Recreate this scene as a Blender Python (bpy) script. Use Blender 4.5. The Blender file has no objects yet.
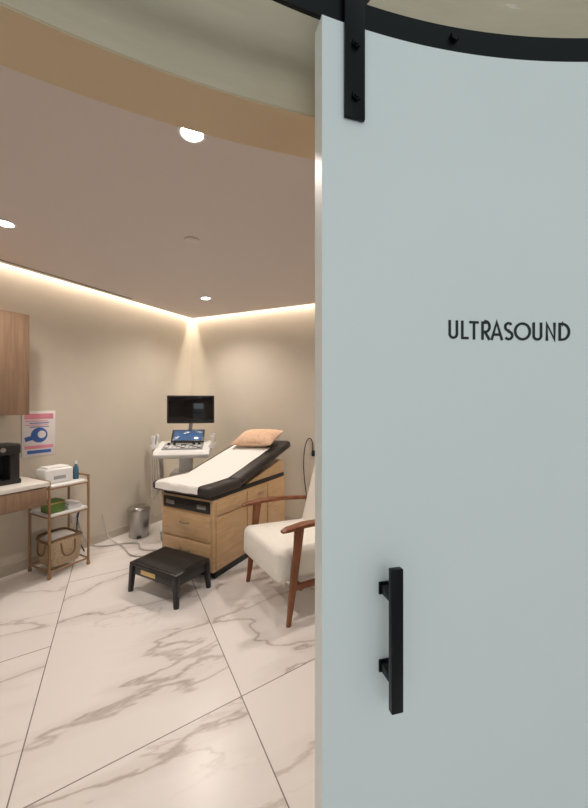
import bpy, bmesh, math, random
from mathutils import Vector, Matrix, Euler
random.seed(3)
scene = bpy.context.scene
col = scene.collection
try:
    scene.view_settings.view_transform = 'Standard'
    scene.view_settings.look = 'None'
except Exception as e:
    print(e)

# ------------------------------------------------------------ materials
def mat(name, color, rough=0.5, metal=0.0, emit=None, estr=0.0, noise=0.0, nscale=20, bump=0.0, trans=0.0):
    m = bpy.data.materials.new(name); m.use_nodes = True
    nt = m.node_tree; b = nt.nodes['Principled BSDF']
    b.inputs['Base Color'].default_value = (*color, 1)
    b.inputs['Roughness'].default_value = rough
    b.inputs['Metallic'].default_value = metal
    if trans: b.inputs['Transmission Weight'].default_value = trans
    if emit:
        b.inputs['Emission Color'].default_value = (*emit, 1)
        b.inputs['Emission Strength'].default_value = estr
    if noise or bump:
        tc = nt.nodes.new('ShaderNodeTexCoord')
        n = nt.nodes.new('ShaderNodeTexNoise'); n.inputs['Scale'].default_value = nscale; n.inputs['Detail'].default_value = 4
        nt.links.new(tc.outputs['Object'], n.inputs['Vector'])
        if noise:
            r = nt.nodes.new('ShaderNodeValToRGB')
            r.color_ramp.elements[0].position = .3; r.color_ramp.elements[1].position = .7
            r.color_ramp.elements[0].color = tuple(c*(1-noise) for c in color)+(1,)
            r.color_ramp.elements[1].color = tuple(min(1, c*(1+noise)) for c in color)+(1,)
            nt.links.new(n.outputs['Fac'], r.inputs['Fac']); nt.links.new(r.outputs['Color'], b.inputs['Base Color'])
        if bump:
            bp = nt.nodes.new('ShaderNodeBump'); bp.inputs['Strength'].default_value = bump; bp.inputs['Distance'].default_value = .005
            nt.links.new(n.outputs['Fac'], bp.inputs['Height']); nt.links.new(bp.outputs['Normal'], b.inputs['Normal'])
    return m

def wood(name, c1, c2, scale=(1, 1, 12), rough=0.4):
    m = bpy.data.materials.new(name); m.use_nodes = True
    nt = m.node_tree; b = nt.nodes['Principled BSDF']
    tc = nt.nodes.new('ShaderNodeTexCoord'); mp = nt.nodes.new('ShaderNodeMapping')
    mp.inputs['Scale'].default_value = scale
    n = nt.nodes.new('ShaderNodeTexNoise'); n.inputs['Scale'].default_value = 3; n.inputs['Detail'].default_value = 6
    n.inputs['Distortion'].default_value = .6
    r = nt.nodes.new('ShaderNodeValToRGB')
    r.color_ramp.elements[0].position = .3; r.color_ramp.elements[1].position = .7
    r.color_ramp.elements[0].color = (*c1, 1); r.color_ramp.elements[1].color = (*c2, 1)
    nt.links.new(tc.outputs['Object'], mp.inputs['Vector']); nt.links.new(mp.outputs['Vector'], n.inputs['Vector'])
    nt.links.new(n.outputs['Fac'], r.inputs['Fac']); nt.links.new(r.outputs['Color'], b.inputs['Base Color'])
    b.inputs['Roughness'].default_value = rough
    return m

M_wall = mat('wall_paint', (.65, .60, .515), .75, noise=.02, nscale=3)
def outer_paint():
    m = mat('corridor_wall_paint', (.66, .56, .39), .8, bump=.3, nscale=6)
    nt = m.node_tree; N = nt.nodes.new; L = nt.links.new; b = nt.nodes['Principled BSDF']
    tc = N('ShaderNodeTexCoord'); mp = N('ShaderNodeMapping'); mp.inputs['Scale'].default_value = (3, 3, 16)
    L(tc.outputs['Object'], mp.inputs['Vector'])
    n = N('ShaderNodeTexNoise'); n.inputs['Scale'].default_value = 1.6; n.inputs['Detail'].default_value = 8; n.inputs['Roughness'].default_value = .65
    L(mp.outputs[0], n.inputs['Vector'])
    r = N('ShaderNodeValToRGB'); r.color_ramp.elements[0].position = .35; r.color_ramp.elements[0].color = (.60, .49, .35, 1)
    r.color_ramp.elements[1].position = .66; r.color_ramp.elements[1].color = (.65, .54, .39, 1)
    x = r.color_ramp.elements.new(.70); x.color = (.75, .66, .54, 1)
    L(n.outputs['Fac'], r.inputs['Fac']); L(r.outputs['Color'], b.inputs['Base Color'])
    return m
M_wallout = outer_paint()
M_header = mat('header_soffit_paint', (.60, .46, .30), .8, noise=.03, nscale=5)
M_ceil = mat('ceiling_paint', (.65, .60, .58), .8)
M_base = mat('baseboard_paint', (.52, .47, .40), .5)
M_door = mat('door_white_paint', (.88, .90, .885), .42, noise=.012, nscale=2)
M_black = mat('black_metal', (.006, .006, .007), .38, .6)
M_bplast = mat('black_plastic', (.012, .012, .013), .35)
M_blackvin = mat('black_vinyl', (.022, .019, .019), .42, bump=.15, nscale=60)
M_screen = mat('screen_glass', (.004, .004, .006), .08)
M_blue = mat('console_display', (.03, .06, .12), .1, emit=(.12, .25, .5), estr=.35)
M_white = mat('white_plastic', (.80, .81, .81), .35)
M_grey = mat('grey_plastic', (.35, .36, .38), .4)
M_paper = mat('exam_paper', (.85, .84, .82), .8, bump=.3, nscale=14)
M_fabric = mat('cream_boucle', (.84, .82, .77), .95, noise=.05, nscale=90, bump=.5)
M_pillow = mat('peach_fabric', (.64, .44, .31), .9, noise=.12, nscale=25, bump=.3)
M_maple = wood('maple_laminate', (.52, .34, .18), (.62, .43, .25), (2, 2, 14))
M_walnut = wood('walnut', (.16, .05, .018), (.26, .09, .032), (8, 8, 1.5), .3)
M_cab = wood('brown_veneer', (.22, .14, .09), (.32, .21, .14), (9, 9, .8), .45)
M_rack = wood('oak_rod', (.26, .15, .075), (.36, .22, .12), (9, 9, 1), .4)
M_counter = mat('counter_quartz', (.80, .78, .74), .25)
M_steel = mat('brushed_steel', (.45, .44, .43), .28, 1.0)
M_basket = mat('basket_canvas', (.50, .38, .26), .9, noise=.2, nscale=60, bump=.6)
M_basketrim = mat('basket_rim', (.20, .12, .07), .8)
M_cable = mat('cable_grey', (.50, .48, .45), .5)
M_gold = mat('brass_label', (.65, .50, .22), .35, .8)
M_light = mat('downlight_lens', (1, 1, 1), .5, emit=(1, .95, .9), estr=20)
M_led = mat('led_strip', (1, 1, 1), .5, emit=(1, .83, .66), estr=5)
M_green = mat('green_box', (.12, .22, .05), .6)
M_pink = mat('poster_pink', (.75, .28, .38), .6)
M_pblue = mat('poster_blue', (.04, .12, .40), .6)
M_pwhite = mat('poster_white', (.75, .72, .74), .5)
M_botblue = mat('bottle_blue', (.05, .14, .22), .2)

# ------------------------------------------------------------ mesh builder
class B:
    def __init__(s): s.bm = bmesh.new(); s.mats = []
    def mi(s, m):
        if m not in s.mats: s.mats.append(m)
        return s.mats.index(m)
    def add(s, t, m, M=None):
        if M is not None: bmesh.ops.transform(t, matrix=M, verts=t.verts)
        i = s.mi(m)
        bmesh.ops.recalc_face_normals(t, faces=t.faces)
        for f in t.faces: f.material_index = i; f.smooth = True
        me = bpy.data.meshes.new('tmp'); t.to_mesh(me); t.free()
        s.bm.from_mesh(me); bpy.data.meshes.remove(me)
    def box(s, c, size, m, rot=(0, 0, 0), bev=.004, seg=2):
        t = bmesh.new(); bmesh.ops.create_cube(t, size=1)
        bmesh.ops.scale(t, vec=size, verts=t.verts)
        if bev: bmesh.ops.bevel(t, geom=t.edges[:], offset=bev, segments=seg, profile=.5, affect='EDGES')
        s.add(t, m, Matrix.Translation(c) @ Euler(rot).to_matrix().to_4x4())
    def cyl(s, p0, p1, r0, m, r1=None, n=24):
        p0, p1 = Vector(p0), Vector(p1); r1 = r0 if r1 is None else r1
        t = bmesh.new(); L = (p1-p0).length
        bmesh.ops.create_cone(t, cap_ends=True, segments=n, radius1=r0, radius2=r1, depth=L)
        q = Vector((0, 0, 1)).rotation_difference((p1-p0).normalized())
        s.add(t, m, Matrix.Translation((p0+p1)/2) @ q.to_matrix().to_4x4())
    def lathe(s, prof, m, loc=(0, 0, 0), n=32):
        t = bmesh.new(); rings = []
        for r, z in prof:
            rings.append([t.verts.new((r*math.cos(a), r*math.sin(a), z)) for a in [2*math.pi*i/n for i in range(n)]])
        for a, b in zip(rings, rings[1:]):
            for i in range(n): t.faces.new((a[i], a[(i+1) % n], b[(i+1) % n], b[i]))
        t.faces.new(rings[0]); t.faces.new(rings[-1])
        s.add(t, m, Matrix.Translation(loc))
    def beam(s, pts, m, bev=.005):
        t = bmesh.new(); rings = []
        for i, (p, wx, wy, ax, ay) in enumerate(pts):
            p = Vector(p); ax = Vector(ax).normalized(); ay = Vector(ay).normalized()
            K = 12; ring = []
            for k in range(K):
                a = 2*math.pi*(k+.5)/K; c, sn = math.cos(a), math.sin(a)
                c = math.copysign(abs(c)**.45, c); sn = math.copysign(abs(sn)**.45, sn)
                ring.append(t.verts.new(p+ax*wx/2*c+ay*wy/2*sn))
            rings.append(ring)
        for a, b in zip(rings, rings[1:]):
            for i in range(len(a)): t.faces.new((a[i], a[(i+1) % len(a)], b[(i+1) % len(a)], b[i]))
        t.faces.new(rings[0]); t.faces.new(rings[-1])
        s.add(t, m)
    def tube(s, pts, r, m, n=8, smooth=3):
        P = [Vector(p) for p in pts]
        for _ in range(smooth):
            Q = [P[0]]
            for a, b in zip(P, P[1:]): Q += [a*.75+b*.25, a*.25+b*.75]
            Q.append(P[-1]); P = Q
        t = bmesh.new(); rings = []; up = None
        for i, p in enumerate(P):
            d = (P[min(i+1, len(P)-1)]-P[max(i-1, 0)]).normalized()
            if up is None: up = d.orthogonal().normalized()
            up = (up-d*up.dot(d)).normalized(); sd = d.cross(up)
            rings.append([t.verts.new(p+(up*math.cos(a)+sd*math.sin(a))*r) for a in [2*math.pi*k/n for k in range(n)]])
        for a, b in zip(rings, rings[1:]):
            for i in range(n): t.faces.new((a[i], a[(i+1) % n], b[(i+1) % n], b[i]))
        t.faces.new(rings[0]); t.faces.new(rings[-1])
        s.add(t, m)
    def prism(s, poly, x0, x1, m, bev=0):
        t = bmesh.new()
        a = [t.verts.new((x0, y, z)) for y, z in poly]; b = [t.verts.new((x1, y, z)) for y, z in poly]
        t.faces.new(a); t.faces.new(b[::-1])
        for i in range(len(a)): t.faces.new((a[i], b[i], b[(i+1) % len(a)], a[(i+1) % len(a)]))
        if bev: bmesh.ops.bevel(t, geom=t.edges[:], offset=bev, segments=3, profile=.5, affect='EDGES')
        s.add(t, m)
    def poly(s, pts, z0, z1, m):
        t = bmesh.new()
        a = [t.verts.new((x, y, z0)) for x, y in pts]; b = [t.verts.new((x, y, z1)) for x, y in pts]
        t.faces.new(a); t.faces.new(b[::-1])
        for i in range(len(a)): t.faces.new((a[i], b[i], b[(i+1) % len(a)], a[(i+1) % len(a)]))
        s.add(t, m)
    def arc(s, R0, R1, a0, a1, z0, z1, m, n=None, c=None):
        cx, cy = c or (CX, CY)
        n = n or max(2, int(abs(a1-a0)/1.0)); t = bmesh.new(); rings = []
        for i in range(n+1):
            a = math.radians(a0+(a1-a0)*i/n)
            rings.append([t.verts.new((cx+R*math.sin(a), cy+R*math.cos(a), z)) for R, z in ((R0, z0), (R1, z0), (R1, z1), (R0, z1))])
        for a, b in zip(rings, rings[1:]):
            for i in range(4):
                f = t.faces.new((a[i], a[(i+1) % 4], b[(i+1) % 4], b[i]))
        t.faces.new(rings[0]); t.faces.new(rings[-1])
        s.add(t, m)
    def pillow(s, sx, sy, h, m, M, n=22, e=2.6):
        t = bmesh.new()
        for sg in (1, -1):
            g = []
            for i in range(n+1):
                row = []
                for j in range(n+1):
                    u = -1+2*i/n; v = -1+2*j/n
                    z = sg*h*((1-abs(u)**e)*(1-abs(v)**e))**.55
                    row.append(t.verts.new((u*sx*(1-.06*(1-v*v)*abs(u)) , v*sy*(1-.08*(1-u*u)*abs(v)), z)))
                g.append(row)
            for i in range(n):
                for j in range(n): t.faces.new((g[i][j], g[i+1][j], g[i+1][j+1], g[i][j+1]))
        bmesh.ops.remove_doubles(t, verts=t.verts, dist=.0005)
        s.add(t, m, M)
    def done(s, name, loc=(0, 0, 0), rotz=0, parent=None, sharp=38):
        me = bpy.data.meshes.new(name); s.bm.to_mesh(me); s.bm.free()
        for m in s.mats: me.materials.append(m)
        try: me.set_sharp_from_angle(angle=math.radians(sharp))
        except Exception as e: print(e)
        o = bpy.data.objects.new(name, me); col.objects.link(o)
        o.location = loc; o.rotation_euler = (0, 0, rotz)
        if parent: o.parent = parent
        return o

def empty(name, loc=(0, 0, 0), rotz=0):
    o = bpy.data.objects.new(name, None); col.objects.link(o); o.location = loc; o.rotation_euler = (0, 0, rotz)
    o.empty_display_size = .1
    return o

# ------------------------------------------------------------ frames
C = Vector((-1.457, 5.0)); d = Vector((.479, .878)); p = Vector((.878, -.479)); e = Vector((.9165, -.40)); nb = Vector((-.40, -.9165))
RZ = -math.atan2(.479, .878)
def room(x, y): v = C+p*x+d*y; return (v.x, v.y)
def room3(x, y, z=0): v = room(x, y); return (v[0], v[1], z)
CX, CY = .61, -1.25      # centre of the circular corridor
RW0, RW1 = 2.12, 2.25    # curved wall faces
DX, DY = .61, -1.003     # centre of the curved door / track
H = 2.70; HT = 2.86

# ------------------------------------------------------------ floor
def floor_mat():
    m = bpy.data.materials.new('marble_tile'); m.use_nodes = True
    nt = m.node_tree; N = nt.nodes.new; L = nt.links.new; b = nt.nodes['Principled BSDF']
    tc = N('ShaderNodeTexCoord'); P = tc.outputs['Object']
    def math_(op, a, bb=None, clamp=False):
        n = N('ShaderNodeMath'); n.operation = op; n.use_clamp = clamp
        for i, v in enumerate((a, bb)):
            if v is None: continue
            if isinstance(v, (int, float)): n.inputs[i].default_value = v
            else: L(v, n.inputs[i])
        return n.outputs[0]
    def dot(v):
        n = N('ShaderNodeVectorMath'); n.operation = 'DOT_PRODUCT'; L(P, n.inputs[0]); n.inputs[1].default_value = v
        return n.outputs['Value']
    S = .935; T = 1.86
    u = math_('ADD', dot((.892, .451, 0)), .368)
    us = math_('DIVIDE', u, S); cidx = math_('FLOOR', us); fu = math_('FRACT', us)
    left = math_('LESS_THAN', cidx, -.5)
    v = math_('SUBTRACT', math_('SUBTRACT', dot((-.56, .828, 0)), 1.635), left)
    vs = math_('DIVIDE', v, T); ridx = math_('FLOOR', vs); fv = math_('FRACT', vs)
    g1 = math_('LESS_THAN', fu, .0055/S); g2 = math_('LESS_THAN', fv, .0055/T)
    grout = math_('MAXIMUM', g1, g2)
    cx = N('ShaderNodeCombineXYZ'); L(cidx, cx.inputs[0]); L(ridx, cx.inputs[1])
    wn = N('ShaderNodeTexWhiteNoise'); wn.noise_dimensions = '3D'; L(cx.outputs[0], wn.inputs['Vector'])
    sc = N('ShaderNodeVectorMath'); sc.operation = 'SCALE'; L(wn.outputs['Color'], sc.inputs[0]); sc.inputs['Scale'].default_value = 9
    rot = N('ShaderNodeMapping'); rot.vector_type = 'POINT'; L(P, rot.inputs['Vector']); rot.inputs['Rotation'].default_value = (0, 0, math.radians(-24))
    ms = N('ShaderNodeVectorMath'); ms.operation = 'MULTIPLY'; L(rot.outputs[0], ms.inputs[0]); ms.inputs[1].default_value = (.36, 1.05, 1)
    ad = N('ShaderNodeVectorMath'); ad.operation = 'ADD'; L(ms.outputs[0], ad.inputs[0]); L(sc.outputs[0], ad.inputs[1])
    V0 = ad.outputs[0]
    def noise(scale, detail, dist, off=0, rough=.5):
        n = N('ShaderNodeTexNoise'); n.inputs['Scale'].default_value = scale; n.inputs['Detail'].default_value = detail
        n.inputs['Distortion'].default_value = dist; n.inputs['Roughness'].default_value = rough
        a = N('ShaderNodeVectorMath'); a.operation = 'ADD'; L(V0, a.inputs[0]); a.inputs[1].default_value = (off, off, off); L(a.outputs[0], n.inputs['Vector'])
        return n.outputs['Fac']
    def vein(n, w):
        a = math_('ABSOLUTE', math_('SUBTRACT', n, .5))
        r = N('ShaderNodeMapRange'); r.inputs['From Min'].default_value = 0; r.inputs['From Max'].default_value = w
        r.inputs['To Min'].default_value = 1; r.inputs['To Max'].default_value = 0; L(a, r.inputs['Value'])
        return r.outputs[0]
    def ramp(n, a, c):
        r = N('ShaderNodeMapRange'); r.inputs['From Min'].default_value = a; r.inputs['From Max'].default_value = c; L(n, r.inputs['Value']); return r.outputs[0]
    nA = noise(1.0, 7, .25, 0, .5)
    mask = noise(1.1, 2, 0, 5)
    v1 = math_('MULTIPLY', vein(nA, .007), ramp(mask, .38, .55))
    v1b = math_('MULTIPLY', vein(nA, .045), ramp(mask, .42, .65))
    v2 = math_('MULTIPLY', vein(noise(1.7, 7, .3, 3), .006), ramp(noise(1.3, 2, 0, 9), .5, .7))
    def mix(f, a, c, fs=1.0):
        n = N('ShaderNodeMix'); n.data_type = 'RGBA'
        L(math_('MULTIPLY', f, fs), n.inputs['Factor'])
        if isinstance(a, tuple): n.inputs['A'].default_value = (*a, 1)
        else: L(a, n.inputs['A'])
        n.inputs['B'].default_value = (*c, 1)
        return n.outputs['Result']
    c = mix(noise(1.5, 3, 0, 12), (.87, .84, .83), (.78, .745, .735), .6)
    c = mix(v1b, c, (.54, .48, .45), .42)
    c = mix(v1, c, (.36, .29, .26), .7)
    c = mix(v2, c, (.44, .36, .32), .55)
    c = mix(grout, c, (.14, .12, .11), .9)
    L(c, b.inputs['Base Color'])
    b.inputs['Roughness'].default_value = .28
    return m
f = B(); f.box((-1, 1.5, -.05), (12, 12, .1), floor_mat(), bev=0); f.done('floor')

# ------------------------------------------------------------ walls
def wallseg(b, a, c, nrm, z0, z1, m, th=.12):
    a, c, nrm = Vector(a), Vector(c), Vector(nrm).normalized()
    b.poly([a[:], c[:], (c-nrm*th)[:], (a-nrm*th)[:]], z0, z1, m)
LB = room(0, -6.5); BR = (C+e*4.0)
w = B(); wallseg(w, C-d*-.02, LB, p, 0, HT, M_wall); w.done('wall_left')
w = B(); wallseg(w, C, BR, nb, 0, HT, M_wall); w.done('wall_back')
RE = Vector((1.9, .62))
rn = Vector((-(BR-RE).y, (BR-RE).x))
w = B(); wallseg(w, BR, RE, rn, 0, HT, M_wall); w.done('wall_right')
w = B(); wallseg(w, LB, (-1.6, -1.25), (0, 1), 0, HT, M_wall); w.done('wall_near')
TL, TR = -39.7, -11.1; HD = 2.15
w = B()
w.arc(RW0, RW1, -92, TL, 0, 3.1, M_wallout)
w.arc(RW0, RW1, TR, 62, 0, 3.1, M_wallout)
w.arc(RW0, RW1, TL, TR, HD+.004, 3.1, M_wallout)
w.arc(RW0+.001, RW1, TL, TR, HD, HD+.004, M_header)
w.done('wall_front')
b = B(); b.poly([room(0, -.02), room(0, -6.4), room(.012, -6.4), room(.012, -.02)], 0, .09, M_base); b.done('baseboard_left')
b = B(); q = [C+e*.02, C+e*3.9, C+e*3.9+nb*.012, C+e*.02+nb*.012]; b.poly([v[:] for v in q], 0, .09, M_base); b.done('baseboard_back')

# ------------------------------------------------------------ ceiling with perimeter cove
arcpts = [(CX+2.2*math.sin(math.radians(a)), CY+2.2*math.cos(math.radians(a))) for a in range(-88, 36, 4)]
G = .07
ca = room(G, -G+.006); cb = room(G, -6.45); cr = (BR+nb*G-e*.02)
b = B(); b.poly([ca, cb]+arcpts+[cr[:]], H, H+.035, M_ceil)
b.done('ceiling')
b = B()
b.poly([(C-p*.1+d*.1)[:], room(-.1, -6.5)]+arcpts+[(BR+e*.1)[:]], HT, HT+.05, M_ceil)
b.done('ceiling_cove_top')
b = B(); b.poly([room(.03, -.05), room(.03, -6.3), room(.045, -6.3), room(.045, -.05)], HT-.012, HT-.002, M_led)
q = [C+e*.05+nb*.03, C+e*3.9+nb*.03, C+e*3.9+nb*.045, C+e*.05+nb*.045]
b.poly([v[:] for v in q], HT-.012, HT-.002, M_led); b.done('cove_led_strip')
def area(name, loc, rot, sx, sy, energy, color, parent=None):
    l = bpy.data.lights.new(name, 'AREA'); l.shape = 'RECTANGLE'; l.size = sx; l.size_y = sy; l.energy = energy; l.color = color
    o = bpy.data.objects.new(name, l); col.objects.link(o); o.location = loc; o.rotation_euler = rot
    return o
CV = (1, .85, .69)
lc = room3(.035, -3.1, HT-.02); area('cove_light_left', lc, (0, 0, RZ), .03, 6.0, 39, CV)
mb = C+e*1.95+nb*.035; area('cove_light_back', (mb.x, mb.y, HT-.02), (0, 0, math.atan2(e.y, e.x)), 3.8, .03, 26, CV)

b = B(); b.poly([room(.125, -1.07), room(.125, -4.8), room(.15, -4.8), room(.15, -1.07)], H-.004, H-.0005, M_bplast); b.done('linear_slot_diffuser')
def downlight(x, y, energy):
    b = B()
    b.lathe([(.062, H-.001), (.062, H-.006), (.050, H-.008), (.047, H-.004), (.047, H-.001)], M_white)
    b.lathe([(.046, H-.0025), (.044, H-.005), (.02, H-.0055)], M_light)
    o = b.done('recessed_downlight', (x, y, 0))
    l = bpy.data.lights.new('downlight_spot', 'SPOT'); l.energy = energy; l.color = (1, .89, .795); l.spot_size = math.radians(145); l.spot_blend = .8
    l.shadow_soft_size = .045
    s = bpy.data.objects.new('downlight_spot', l); col.objects.link(s); s.parent = o; s.location = (0, 0, H-.02)
for x, y, en in ((-.45, 1.544, 46), (-1.916, 2.32, 62), (-1.0, 3.96, 70), (.75, 2.9, 66), (-2.9, .6, 60)):
    downlight(x, y, en)
b = B(); b.lathe([(.058, H), (.058, H-.006), (.045, H-.012), (.01, H-.013)], M_ceil); b.done('sprinkler_cover', (-.746, 2.56, 0))

# ------------------------------------------------------------ sliding door
def cyl_pt(R, th, z): return (DX+R*math.sin(th), DY+R*math.cos(th), z)
RD0, RD1 = 1.75, 1.785; DT = 2.230; A0, A1 = -18.58, 19.5
door = empty('door_1', (0, 0, 0))
b = B(); b.arc(RD0, RD1, A0, A1, .012, DT, M_door, n=60, c=(DX, DY))
b.done('panel', parent=door)
def frame_at(th, R):
    pos = Vector(cyl_pt(R, th, 0)); tx = Vector((math.cos(th), -math.sin(th), 0)); rn = Vector((math.sin(th), math.cos(th), 0))
    M = Matrix.Identity(4)
    for i in range(3): M[i][0] = tx[i]; M[i][1] = rn[i]; M[i][2] = (0, 0, 1)[i]; M[i][3] = pos[i]
    return M
b = B()
hz0, hz1 = .930, 1.195
b.box((0, -.045, (hz0+hz1)/2), (.024, .013, hz1-hz0), M_black, bev=.0015)
for z in (1.138, .985):
    b.box((0, -.02, z), (.018, .040, .018), M_black, bev=.0015)
    b.box((0, -.002, z), (.024, .004, .024), M_black, bev=.001)
o = b.done('handle', parent=door); th = math.asin((.178-DX)/RD0); o.matrix_basis = frame_at(th, RD0)
for k, xx in enumerate((.1145, 1.10)):
    b = B()
    b.box((0, -.005, (2.046+2.42)/2), (.042, .007, .374), M_black, bev=.001)
    for z in (2.085, 2.185): b.cyl((0, -.008, z), (0, -.015, z), .009, M_black, n=6); b.cyl((0, -.015, z), (0, -.017, z), .005, M_black)
    b.cyl((0, .0, 2.345), (0, .022, 2.345), .055, M_black, n=40)
    b.cyl((0, -.008, 2.345), (0, -.018, 2.345), .011, M_black, n=6)
    o = b.done('hanger_strap_%d' % (k+1), parent=door); o.matrix_basis = frame_at(math.asin((xx-DX)/RD0), RD0)
def strokes():
    def arcp(cx, cy, rx, ry, a0, a1, n=20): return [(cx+rx*math.cos(math.radians(a0+(a1-a0)*i/n)), cy+ry*math.sin(math.radians(a0+(a1-a0)*i/n))) for i in range(n+1)]
    h = .07
    S = []
    def put(x0, sts):
        for s in sts: S.append([(x0+x, y) for x, y in s])
    px = lambda v: (v-448)/18.5
    def U(w): return [[(h, 1)]+arcp(w/2, w/2, w/2-h, w/2-h, 180, 360)+[(w-h, 1)]]
    put(px(448), U(.54))
    put(px(461.0), [[(h, 1), (h, h), (.42, h)]])
    put(px(469.5), [[(0, 1-h), (.52, 1-h)], [(.26, 1-h), (.26, 0)]])
    put(px(481.8), [[(h, 0), (h, 1-h)]+[(.24, 1-h)]+arcp(.24, .72, .22, .72-.5+h-.006, 90, -90, 14)+[(h, .44)], [(.2, .44), (.46, 0)]])
    put(px(492), [[(0.02, 0), (.31, .97), (.60, 0)], [(.12, .3), (.50, .3)]])
    put(px(505.2), [arcp(.25, .735, .185, .2, 35, 268, 16)+arcp(.25, .27, .2, .205, 88, -145, 16)])
    put(px(516), [arcp(.43, .5, .40, .43, 0, 360, 36)])
    put(px(534), U(.54))
    put(px(547.2), [[(h, 0), (h, .93), (.48, .07), (.48, 1)]])
    put(px(560), [[(h, h), (h, 1-h), (.2, 1-h)]+arcp(.2, .5, .36, .5-h, 90, -90, 20)+[(h, h)]])
    return S
b = B(); t = bmesh.new(); SC = .0395; cw = 122/18.5/2; thc = math.asin((.4515-DX)/RD0); wd = .066
def bend(x, y, R):
    return cyl_pt(R, thc+(x-cw)*SC*1.03/RD0, 1.6345+y*SC*.98)
for st in strokes():
    n = len(st); closed = (Vector(st[0])-Vector(st[-1])).length < .01
    Lp, Rp = [], []
    for i in range(n):
        a = Vector(st[i])
        pv = Vector(st[i-1]) if i > 0 else (Vector(st[-2]) if closed else None)
        nx = Vector(st[i+1]) if i < n-1 else (Vector(st[1]) if closed else None)
        d1 = (a-pv).normalized() if pv is not None else None; d2 = (nx-a).normalized() if nx is not None else None
        if d1 is None: d1 = d2
        if d2 is None: d2 = d1
        n1 = Vector((-d1.y, d1.x)); n2 = Vector((-d2.y, d2.x)); mm = n1+n2
        mm = mm.normalized() if mm.length > .01 else n1
        k = wd/max(.45, mm.dot(n1))
        Lp.append(a+mm*k); Rp.append(a-mm*k)
    for i in range(n-1):
        q = [Lp[i], Lp[i+1], Rp[i+1], Rp[i]]
        fr = [t.verts.new(bend(v.x, v.y, RD0-.0012)) for v in q]; bk = [t.verts.new(bend(v.x, v.y, RD0+.0005)) for v in q]
        t.faces.new(fr); t.faces.new(bk[::-1])
        for j in range(4): t.faces.new((fr[j], bk[j], bk[(j+1) % 4], fr[(j+1) % 4]))
b.add(t, M_bplast); b.done('lettering', parent=door)
# track
b = B(); b.arc(1.754, 1.762, -52, 22, 2.232, 2.285, M_black, n=80, c=(DX, DY))
for dg in (-48, -38, -9.1, 5, 16):
    M = frame_at(math.radians(dg), 1.754)
    wp_ = M @ Vector((0, 0, 0)); dr = (M @ Vector((0, 1, 0)))-wp_
    ox, oy = wp_.x-CX, wp_.y-CY; bq = ox*dr.x+oy*dr.y; cq = ox*ox+oy*oy-(RW0)**2
    L_ = -bq+math.sqrt(bq*bq-cq)
    b.cyl(M @ Vector((0, -.007, 2.262)), M @ Vector((0, 0, 2.262)), .010, M_black, n=6)
    b.cyl(M @ Vector((0, .008, 2.262)), M @ Vector((0, L_-.001, 2.262)), .011, M_black, n=16)
b.done('sliding_door_track')

# ------------------------------------------------------------ exam table
b = B()
W = .615; Lt = 1.21
b.box((W/2, Lt/2+.02, .035), (W-.04, Lt-.06, .07), M_bplast, bev=.003)
b.box((W/2, Lt/2, .375), (W, Lt, .61), M_maple, bev=.004)
for z0, z1 in ((.09, .31), (.325, .545)):
    b.box((W/2, -.008, (z0+z1)/2), (W-.05, .018, z1-z0), M_maple, bev=.004)
    zc = z1-.085
    b.tube([(W/2-.05, -.017, zc), (W/2-.05, -.045, zc), (W/2+.05, -.045, zc), (W/2+.05, -.017, zc)], .005, M_steel, smooth=2)
b.box((W/2, -.004, .615), (W-.06, .012, .10), M_bplast, bev=.003)
for x in (.12, W-.12): b.box((x, -.012, .615), (.10, .012, .035), M_steel, bev=.003)
for y0, y1, z0, z1 in ((.03, .46, .09, .53), (.475, .82, .09, .66), (.835, 1.18, .09, .66), (.03, .46, .545, .66)):
    b.box((W+.006, (y0+y1)/2, (z0+z1)/2), (.014, y1-y0, z1-z0), M_maple, bev=.004)
b.box((W+.02, .70, .6), (.02, .09, .012), M_steel)
b.box((W/2, Lt/2, .70), (W-.02, Lt-.02, .045), M_bplast, bev=.004)
b.prism([(.40, .70), (1.21, .70), (1.21, .86), (1.15, .87)], .02, W-.02, M_maple)
b.box((W/2, .14, .765), (W+.07, .46, .085), M_blackvin, bev=.032, seg=5)
ang = math.radians(15.5); Lb = 1.0
bc = Vector((W/2, .33+Lb/2*math.cos(ang), .772+Lb/2*math.sin(ang)))
b.box(bc, (W+.07, Lb, .085), M_blackvin, rot=(ang, 0, 0), bev=.032, seg=5)
t = bmesh.new(); path = [(-.098, .745), (-.098, .785), (-.085, .806), (-.06, .812), (.1, .812), (.30, .814)]
for k in range(1, 8):
    s_ = .03+k*.10
    path.append((.33+s_*math.cos(ang)-.0465*math.sin(ang), .772+s_*math.sin(ang)+.0465*math.cos(ang)))
rows = []
for i, (y, z) in enumerate(path):
    rows.append([t.verts.new((W/2-.02+(-.265+.51*j/12), y, z+.002*math.sin(i*2.1+j*1.3))) for j in range(13)])
for a, c in zip(rows, rows[1:]):
    for j in range(12): t.faces.new((a[j], a[j+1], c[j+1], c[j]))
b.add(t, M_paper)
tb = b.done('exam_table', room3(1.662-W, -1.429), RZ)
b = B()
s_ = .83
pc = (W/2, .33+s_*math.cos(ang)-.121*math.sin(ang), .772+s_*math.sin(ang)+.121*math.cos(ang))
b.pillow(.26, .19, .07, M_pillow, Matrix.Translation(pc) @ Euler((ang+.08, 0, 0)).to_matrix().to_4x4() @ Matrix.Rotation(math.radians(6), 4, 'Z'))
b.done('pillow', room3(1.662-W, -1.429), RZ)

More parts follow.
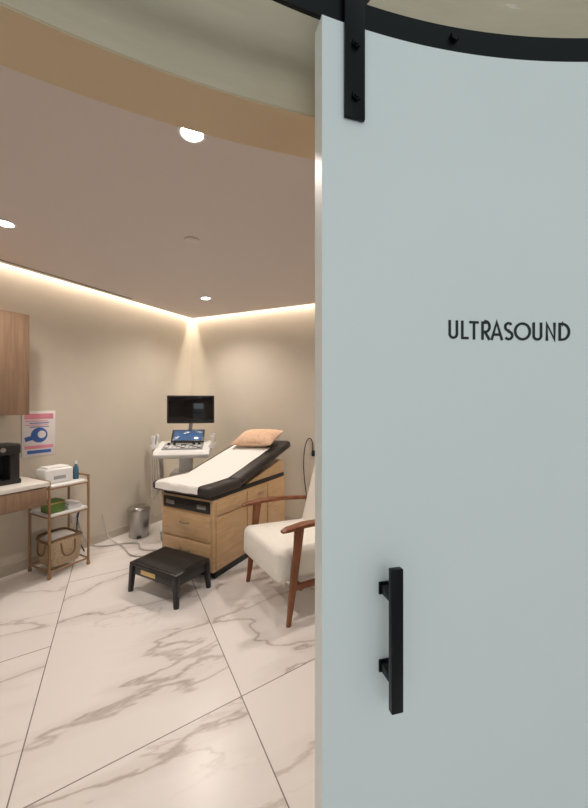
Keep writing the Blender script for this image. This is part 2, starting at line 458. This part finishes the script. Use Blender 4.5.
# ------------------------------------------------------------ step stool
b = B(); w_, dp, hh = .52, .36, .235
b.box((w_/2, dp/2, hh-.012), (w_, dp, .026), M_bplast, bev=.008)
b.box((w_/2, dp/2, hh+.002), (w_-.05, dp-.05, .006), mat('rubber_tread', (.02, .017, .015), .7, bump=.5, nscale=120), bev=.002)
b.box((w_/2, .015, hh-.055), (w_-.03, .012, .075), M_bplast); b.box((w_/2, dp-.015, hh-.055), (w_-.03, .012, .075), M_bplast)
for x in (.015, w_-.015): b.box((x, dp/2, hh-.055), (.012, dp-.03, .075), M_bplast)
b.box((w_/2-.05, .007, hh-.055), (.16, .003, .035), M_gold, bev=.001)
for x, sx in ((.02, -1), (w_-.02, 1)):
    for y, sy in ((.02, -1), (dp-.02, 1)):
        b.beam([((x, y, hh-.02), .045, .045, (1, 0, 0), (0, 1, 0)), ((x+sx*.015, y+sy*.01, .012), .034, .034, (1, 0, 0), (0, 1, 0))], M_bplast)
        b.cyl((x+sx*.015, y+sy*.01, 0), (x+sx*.015, y+sy*.01, .014), .02, M_bplast)
b.done('step_stool', room3(1.17, -1.86), RZ)

# ------------------------------------------------------------ armchair
CL = Vector((-.213, 2.66)); ar = math.radians(-59.7)
b = B()
b.box((0, .285, .368), (.63, .71, .235), M_fabric, rot=(math.radians(-3), 0, 0), bev=.055, seg=6)
b.box((0, .34, .255), (.57, .58, .06), M_fabric, bev=.02, seg=4)
b.box((0, .635, .66), (.60, .20, .66), M_fabric, rot=(math.radians(-16), 0, 0), bev=.06, seg=6)
for sx in (-1, 1):
    x = sx*.348
    AX, AY, AZ = (1, 0, 0), (0, 1, 0), (0, 0, 1)
    b.beam([((x, .0, 0), .026, .030, AX, AY), ((x, .035, .25), .036, .047, AX, AY), ((x, .07, .5), .036, .058, AX, AY), ((x, .085, .645), .038, .072, AX, AY)], M_walnut)
    b.beam([((x, .76, 0), .024, .028, AX, AY), ((x, .68, .25), .034, .05, AX, AY), ((x, .61, .42), .034, .055, AX, AY), ((x, .60, .63), .03, .04, AX, AY)], M_walnut)
    b.beam([((x, -.05, .645), .040, .016, AX, AZ), ((x+sx*.004, -.01, .655), .064, .028, AX, AZ), ((x+sx*.004, .12, .667), .074, .034, AX, AZ), ((x, .32, .662), .056, .034, AX, AZ), ((x, .55, .64), .044, .032, AX, AZ), ((x, .70, .62), .034, .026, AX, AZ)], M_walnut)
    b.beam([((x, .03, .25), .026, .045, AX, AZ), ((x, .70, .24), .026, .045, AX, AZ)], M_walnut)
b.beam([((-.35, .10, .235), .03, .04, (0, 1, 0), (0, 0, 1)), ((.35, .10, .235), .03, .04, (0, 1, 0), (0, 0, 1))], M_walnut)
b.beam([((-.35, .64, .245), .03, .05, (0, 1, 0), (0, 0, 1)), ((.35, .64, .245), .03, .05, (0, 1, 0), (0, 0, 1))], M_walnut)
b.done('armchair', (CL.x, CL.y, 0), ar)

# ------------------------------------------------------------ ultrasound machine
b = B()
b.box((0, .02, .12), (.46, .58, .07), M_white, bev=.03, seg=4)
for x in (-.2, .2):
    for y in (-.24, .27):
        b.cyl((x-.02, y, .045), (x+.02, y, .045), .045, M_grey); b.box((x, y, .08), (.06, .07, .03), M_grey, bev=.01)
b.box((0, .10, .42), (.34, .36, .56), M_white, bev=.04, seg=4)
b.box((0, -.083, .40), (.28, .012, .42), M_grey, bev=.005)
b.box((0, .12, .80), (.16, .16, .28), M_white, bev=.03, seg=3)
b.cyl((-.27, -.12, .95), (-.22, .0, .12), .012, M_steel); b.cyl((-.22, -.2, .95), (-.20, -.18, .15), .012, M_steel)
b.prism([(-.30, .90), (-.32, .94), (-.28, .985), (.18, 1.05), (.24, 1.02), (.24, .95), (.0, .90)], -.30, .30, M_white, bev=.015)
b.box((0, -.12, 1.015), (.44, .26, .012), M_grey, rot=(math.radians(8), 0, 0), bev=.004)
for i in range(9):
    for j in range(3):
        b.box((-.18+i*.045, -.21+j*.035, 1.008+j*.005), (.032, .024, .012), M_white if (i+j) % 4 else M_bplast, rot=(math.radians(8), 0, 0), bev=.002)
for x in (-.17, -.11, .11, .17): b.cyl((x, -.065, 1.02), (x, -.068, 1.05), .016, M_bplast)
b.cyl((0, -.10, 1.02), (0, -.10, 1.035), .03, M_bplast)
b.box((.03, .06, 1.115), (.38, .025, .20), M_bplast, rot=(math.radians(-50), 0, 0), bev=.006)
b.box((.03, .051, 1.125), (.33, .006, .165), M_blue, rot=(math.radians(-50), 0, 0), bev=.001)
b.tube([(-.29, -.26, .94), (-.27, -.37, .95), (.27, -.37, .95), (.29, -.26, .94)], .014, M_white)
for sx in (-1, 1):
    for k in range(3):
        y = -.14+k*.10
        b.lathe([(.028, .99), (.034, 1.03), (.034, 1.035), (.02, 1.03)], M_white, (sx*.325, y, 0), n=16)
        b.box((sx*.30, y, 1.01), (.06, .02, .02), M_white)
        b.lathe([(.010, 1.01), (.014, 1.06), (.018, 1.10), (.024, 1.125), (.018, 1.14)], M_grey if k % 2 else M_white, (sx*.325, y, 0), n=16)
        if sx < 0: b.tube([(sx*.325, y, 1.01), (sx*.335, y, .8), (sx*(.34-.02*k), y-.03, .45+.05*k), (sx*.30, y-.02, .42), (sx*.26, y, .7)], .007, M_cable)
b.tube([(0, .15, .92), (.02, .18, 1.08), (.05, .16, 1.22), (.06, .10, 1.36)], .022, M_grey, n=12)
b.box((.06, .075, 1.435), (.55, .035, .335), M_bplast, bev=.008)
b.box((.06, .055, 1.44), (.515, .006, .295), M_screen, bev=.001)
b.box((.06, .10, 1.40), (.16, .05, .14), M_grey, bev=.01)
b.done('ultrasound_machine', (-1.29, 4.14, 0), math.radians(10))

# ------------------------------------------------------------ trash can
b = B()
b.lathe([(.105, .0), (.112, .004), (.112, .012), (.108, .016), (.118, .29), (.120, .30), (.118, .31), (.10, .335), (.03, .345)], M_steel)
b.box((0, -.125, .02), (.05, .04, .012), M_bplast)
b.done('pedal_trash_can', (-1.77, 4.0, 0), .4)

# ------------------------------------------------------------ counter, cabinet
b = B()
yE = -2.12; yS = -3.9
b.box((.26, (yE+yS)/2, .84), (.52, yE-yS, .035), M_counter, bev=.003)
b.box((.255, (yE+yS)/2-.01, .745), (.50, yE-yS-.02, .15), M_cab, bev=.003)
b.box((.512, (yE+yS)/2+.45, .745), (.012, .84, .135), M_cab, bev=.003)
b.box((.255, yS+.02, .335), (.50, .03, .67), M_cab, bev=.003)
b.done('wall_desk', room3(0.002, 0), RZ)
b = B()
b.box((.168, (-2.19-3.9)/2, 1.825), (.335, 3.9-2.19, .83), M_cab, bev=.002)
for k in range(4):
    y0 = -2.192-k*.43
    b.box((.345, y0-.213, 1.825), (.018, .424, .826), M_cab, bev=.002)
b.done('wall_cabinet', room3(0.002, 0), RZ)

b = B()
z0 = .858
b.box((0, 0, z0+.02), (.22, .26, .04), M_bplast, bev=.008)
b.box((-.05, 0, z0+.17), (.11, .24, .30), M_bplast, bev=.012)
b.box((.02, .085, z0+.17), (.18, .07, .30), M_bplast, bev=.012)
b.box((.02, 0, z0+.28), (.20, .25, .09), M_bplast, bev=.018, seg=3)
b.cyl((.05, -.03, z0+.19), (.05, -.03, z0+.24), .02, M_steel); b.cyl((.05, -.03, z0+.04), (.05, -.03, z0+.045), .045, M_steel)
b.cyl((.12, .0, z0+.28), (.127, 0, z0+.28), .018, M_steel)
b.done('coffee_machine', room3(.25, -2.38), RZ)

b = B()
b.box((.004, 0, 1.225), (.006, .28, .42), M_pwhite, bev=.001)
b.box((.0085, 0, 1.385), (.002, .24, .05), M_pink, bev=0)
for i in range(4): b.box((.0085, -.02+.02*(i % 2), 1.34-.018*i), (.002, .19-.03*(i % 2), .007), M_pblue if i % 2 else M_pink, bev=0)
b.cyl((.0072, .0, 1.21), (.0095, .0, 1.21), .07, M_pblue); b.cyl((.009, .02, 1.215), (.0102, .02, 1.215), .035, M_pwhite)
b.box((.0085, -.03, 1.195), (.003, .18, .04), M_pblue, rot=(.25, 0, 0), bev=0)
b.box((.0085, 0, 1.10), (.002, .24, .03), M_pink, bev=0); b.box((.0085, 0, 1.055), (.002, .20, .03), M_pblue, bev=0)
b.done('wall_poster', room3(0, -1.955), RZ)

# ------------------------------------------------------------ tiered rack
rx0, rx1, ry0, ry1 = .09, .41, -2.07, -1.735
b = B()
for x in (rx0, rx1):
    for y in (ry0, ry1):
        b.cyl((x, y, 0), (x, y, .84), .011, M_rack, n=12)
        b.lathe([(.014, .0), (.016, .01), (.013, .03)], M_rack, (x, y, 0), n=12)
for z in (.785, .535):
    b.box(((rx0+rx1)/2, (ry0+ry1)/2, z), (rx1-rx0+.01, ry1-ry0+.01, .016), M_white, bev=.004)
    for x in (rx0, rx1): b.cyl((x, ry0, z-.015), (x, ry1, z-.015), .008, M_rack, n=10)
    for y in (ry0, ry1): b.cyl((rx0, y, z-.015), (rx1, y, z-.015), .008, M_rack, n=10)
for y in (ry0, ry1): b.cyl((rx0, y, .835), (rx1, y, .835), .009, M_rack, n=10)
for x in (rx0, rx1): b.cyl((x, ry0, .06), (x, ry1, .06), .008, M_rack, n=10)
for y in (ry0, ry1): b.cyl((rx0, y, .06), (rx1, y, .06), .008, M_rack, n=10)
rack = b.done('tiered_rack', room3(0, 0), RZ)
b = B()
def ring(t, hx, hy, z, n=32):
    o = []
    for i in range(n):
        a = 2*math.pi*i/n; c, s = math.cos(a), math.sin(a)
        o.append(t.verts.new((hx*math.copysign(abs(c)**.4, c), hy*math.copysign(abs(s)**.4, s), z+.012*math.cos(2*a)*(z > .2))))
    return o
def shell(specs, m, caps=True):
    t = bmesh.new(); RR = [ring(t, *sp) for sp in specs]
    for a, c in zip(RR, RR[1:]):
        for i in range(32): t.faces.new((a[i], a[(i+1) % 32], c[(i+1) % 32], c[i]))
    if caps: t.faces.new(RR[0]); t.faces.new(RR[-1])
    b.add(t, m)
shell([(.115, .125, .07), (.130, .142, .15), (.138, .150, .29), (.132, .144, .29), (.115, .125, .10)], M_basket)
shell([(.139, .151, .285), (.143, .155, .297), (.139, .151, .310), (.131, .143, .308), (.131, .143, .288)], M_basketrim, caps=False)
b.tube([(.137, -.06, .27), (.153, -.05, .15), (.153, .05, .15), (.137, .06, .27)], .007, M_basketrim)
b.tube([(-.06, -.150, .27), (-.05, -.162, .17), (.05, -.162, .17), (.06, -.150, .27)], .007, M_basketrim)
b.pillow(.11, .12, .05, M_paper, Matrix.Translation((0, 0, .28)))
b.done('storage_basket', room3((rx0+rx1)/2, (ry0+ry1)/2, 0), RZ)
b = B(); zt = .794
b.box((0, 0, zt+.065), (.17, .24, .13), M_white, bev=.02, seg=4)
b.box((0.0, 0, zt+.135), (.13, .19, .02), M_white, bev=.009, seg=3)
b.box((.086, 0, zt+.05), (.004, .10, .03), M_grey, bev=.001)
b.done('wipes_dispenser', room3(.24, -1.94), RZ)
b = B(); b.lathe([(.022, .794), (.024, .80), (.024, .885), (.020, .91), (.011, .92), (.011, .935)], M_botblue); b.lathe([(.013, .935), (.013, .955), (.006, .965)], M_white)
b.done('spray_bottle', room3(.28, -1.775), RZ)
b = B(); b.box((0, 0, .5445+.05), (.14, .13, .10), M_green, bev=.004); b.box((.0, 0, .5445+.085), (.142, .132, .012), M_gold, bev=0); b.done('glove_box', room3(.30, -1.985), RZ)
b = B(); b.box((0, 0, .5445+.018), (.18, .12, .035), M_white, bev=.003); b.box((0.0, 0, .5445+.043), (.16, .10, .015), M_pwhite, bev=.003); b.done('book_stack', room3(.28, -1.83), RZ)

# ------------------------------------------------------------ cables
b = B()
def R3(x, y, z): return room(x, y)+(z,)
b.tube([R3(.02, -1.62, .35), R3(.05, -1.55, .05), R3(.16, -1.45, .01), R3(.30, -1.25, .01), R3(.42, -1.18, .01), R3(.55, -1.30, .01), R3(.70, -1.25, .01), R3(.80, -1.20, .01)], .008, M_cable)
b.tube([R3(.02, -1.35, .30), R3(.06, -1.32, .05), R3(.18, -1.30, .01), R3(.40, -1.35, .01), R3(.62, -1.45, .01), R3(.80, -1.36, .01), R3(.76, -1.12, .01)], .007, M_cable)
b.tube([R3(.02, -1.62, .35), R3(.07, -1.60, .5), R3(.08, -1.66, .3), R3(.05, -1.62, .12), R3(.12, -1.60, .01)], .006, M_bplast)
b.done('power_cable')
b = B(); b.box((.005, 0, .35), (.008, .08, .12), M_white, bev=.003); b.done('wall_outlet', room3(0, -1.62), RZ)
wp = lambda s, z, o=.02: ((C+e*s+nb*o).x, (C+e*s+nb*o).y, z)
b = B()  # thin black curved cable hanging on the back wall
b.tube([wp(1.85, .90), wp(1.845, 1.05), wp(1.80, 1.10, .03), wp(1.75, 1.0, .04), wp(1.73, .75, .04), wp(1.75, .5, .03), wp(1.78, .30)], .006, M_bplast)
b.box(wp(1.85, .90, .012), (.04, .02, .07), M_bplast, rot=(0, 0, math.atan2(e.y, e.x)))
b.done('wall_cable')

# ------------------------------------------------------------ daylight from the corridor side
wd_ = bpy.data.worlds.new('World'); scene.world = wd_; wd_.use_nodes = True
bg = wd_.node_tree.nodes['Background']; bg.inputs['Color'].default_value = (.74, .86, .89, 1); bg.inputs['Strength'].default_value = .50
o = area('corridor_daylight', (.5, -2.6, 2.2), (math.radians(72), 0, math.radians(2)), 2.6, 1.8, 22, (.84, .94, .98))

# ------------------------------------------------------------ camera
cam = bpy.data.cameras.new('Camera'); co = bpy.data.objects.new('Camera', cam); col.objects.link(co)
cam.sensor_fit = 'VERTICAL'; cam.sensor_height = 36; cam.lens = 350/808*36; cam.clip_start = .01
co.location = (0, 0, 1.5); co.rotation_euler = (math.radians(90), 0, 0)
scene.camera = co
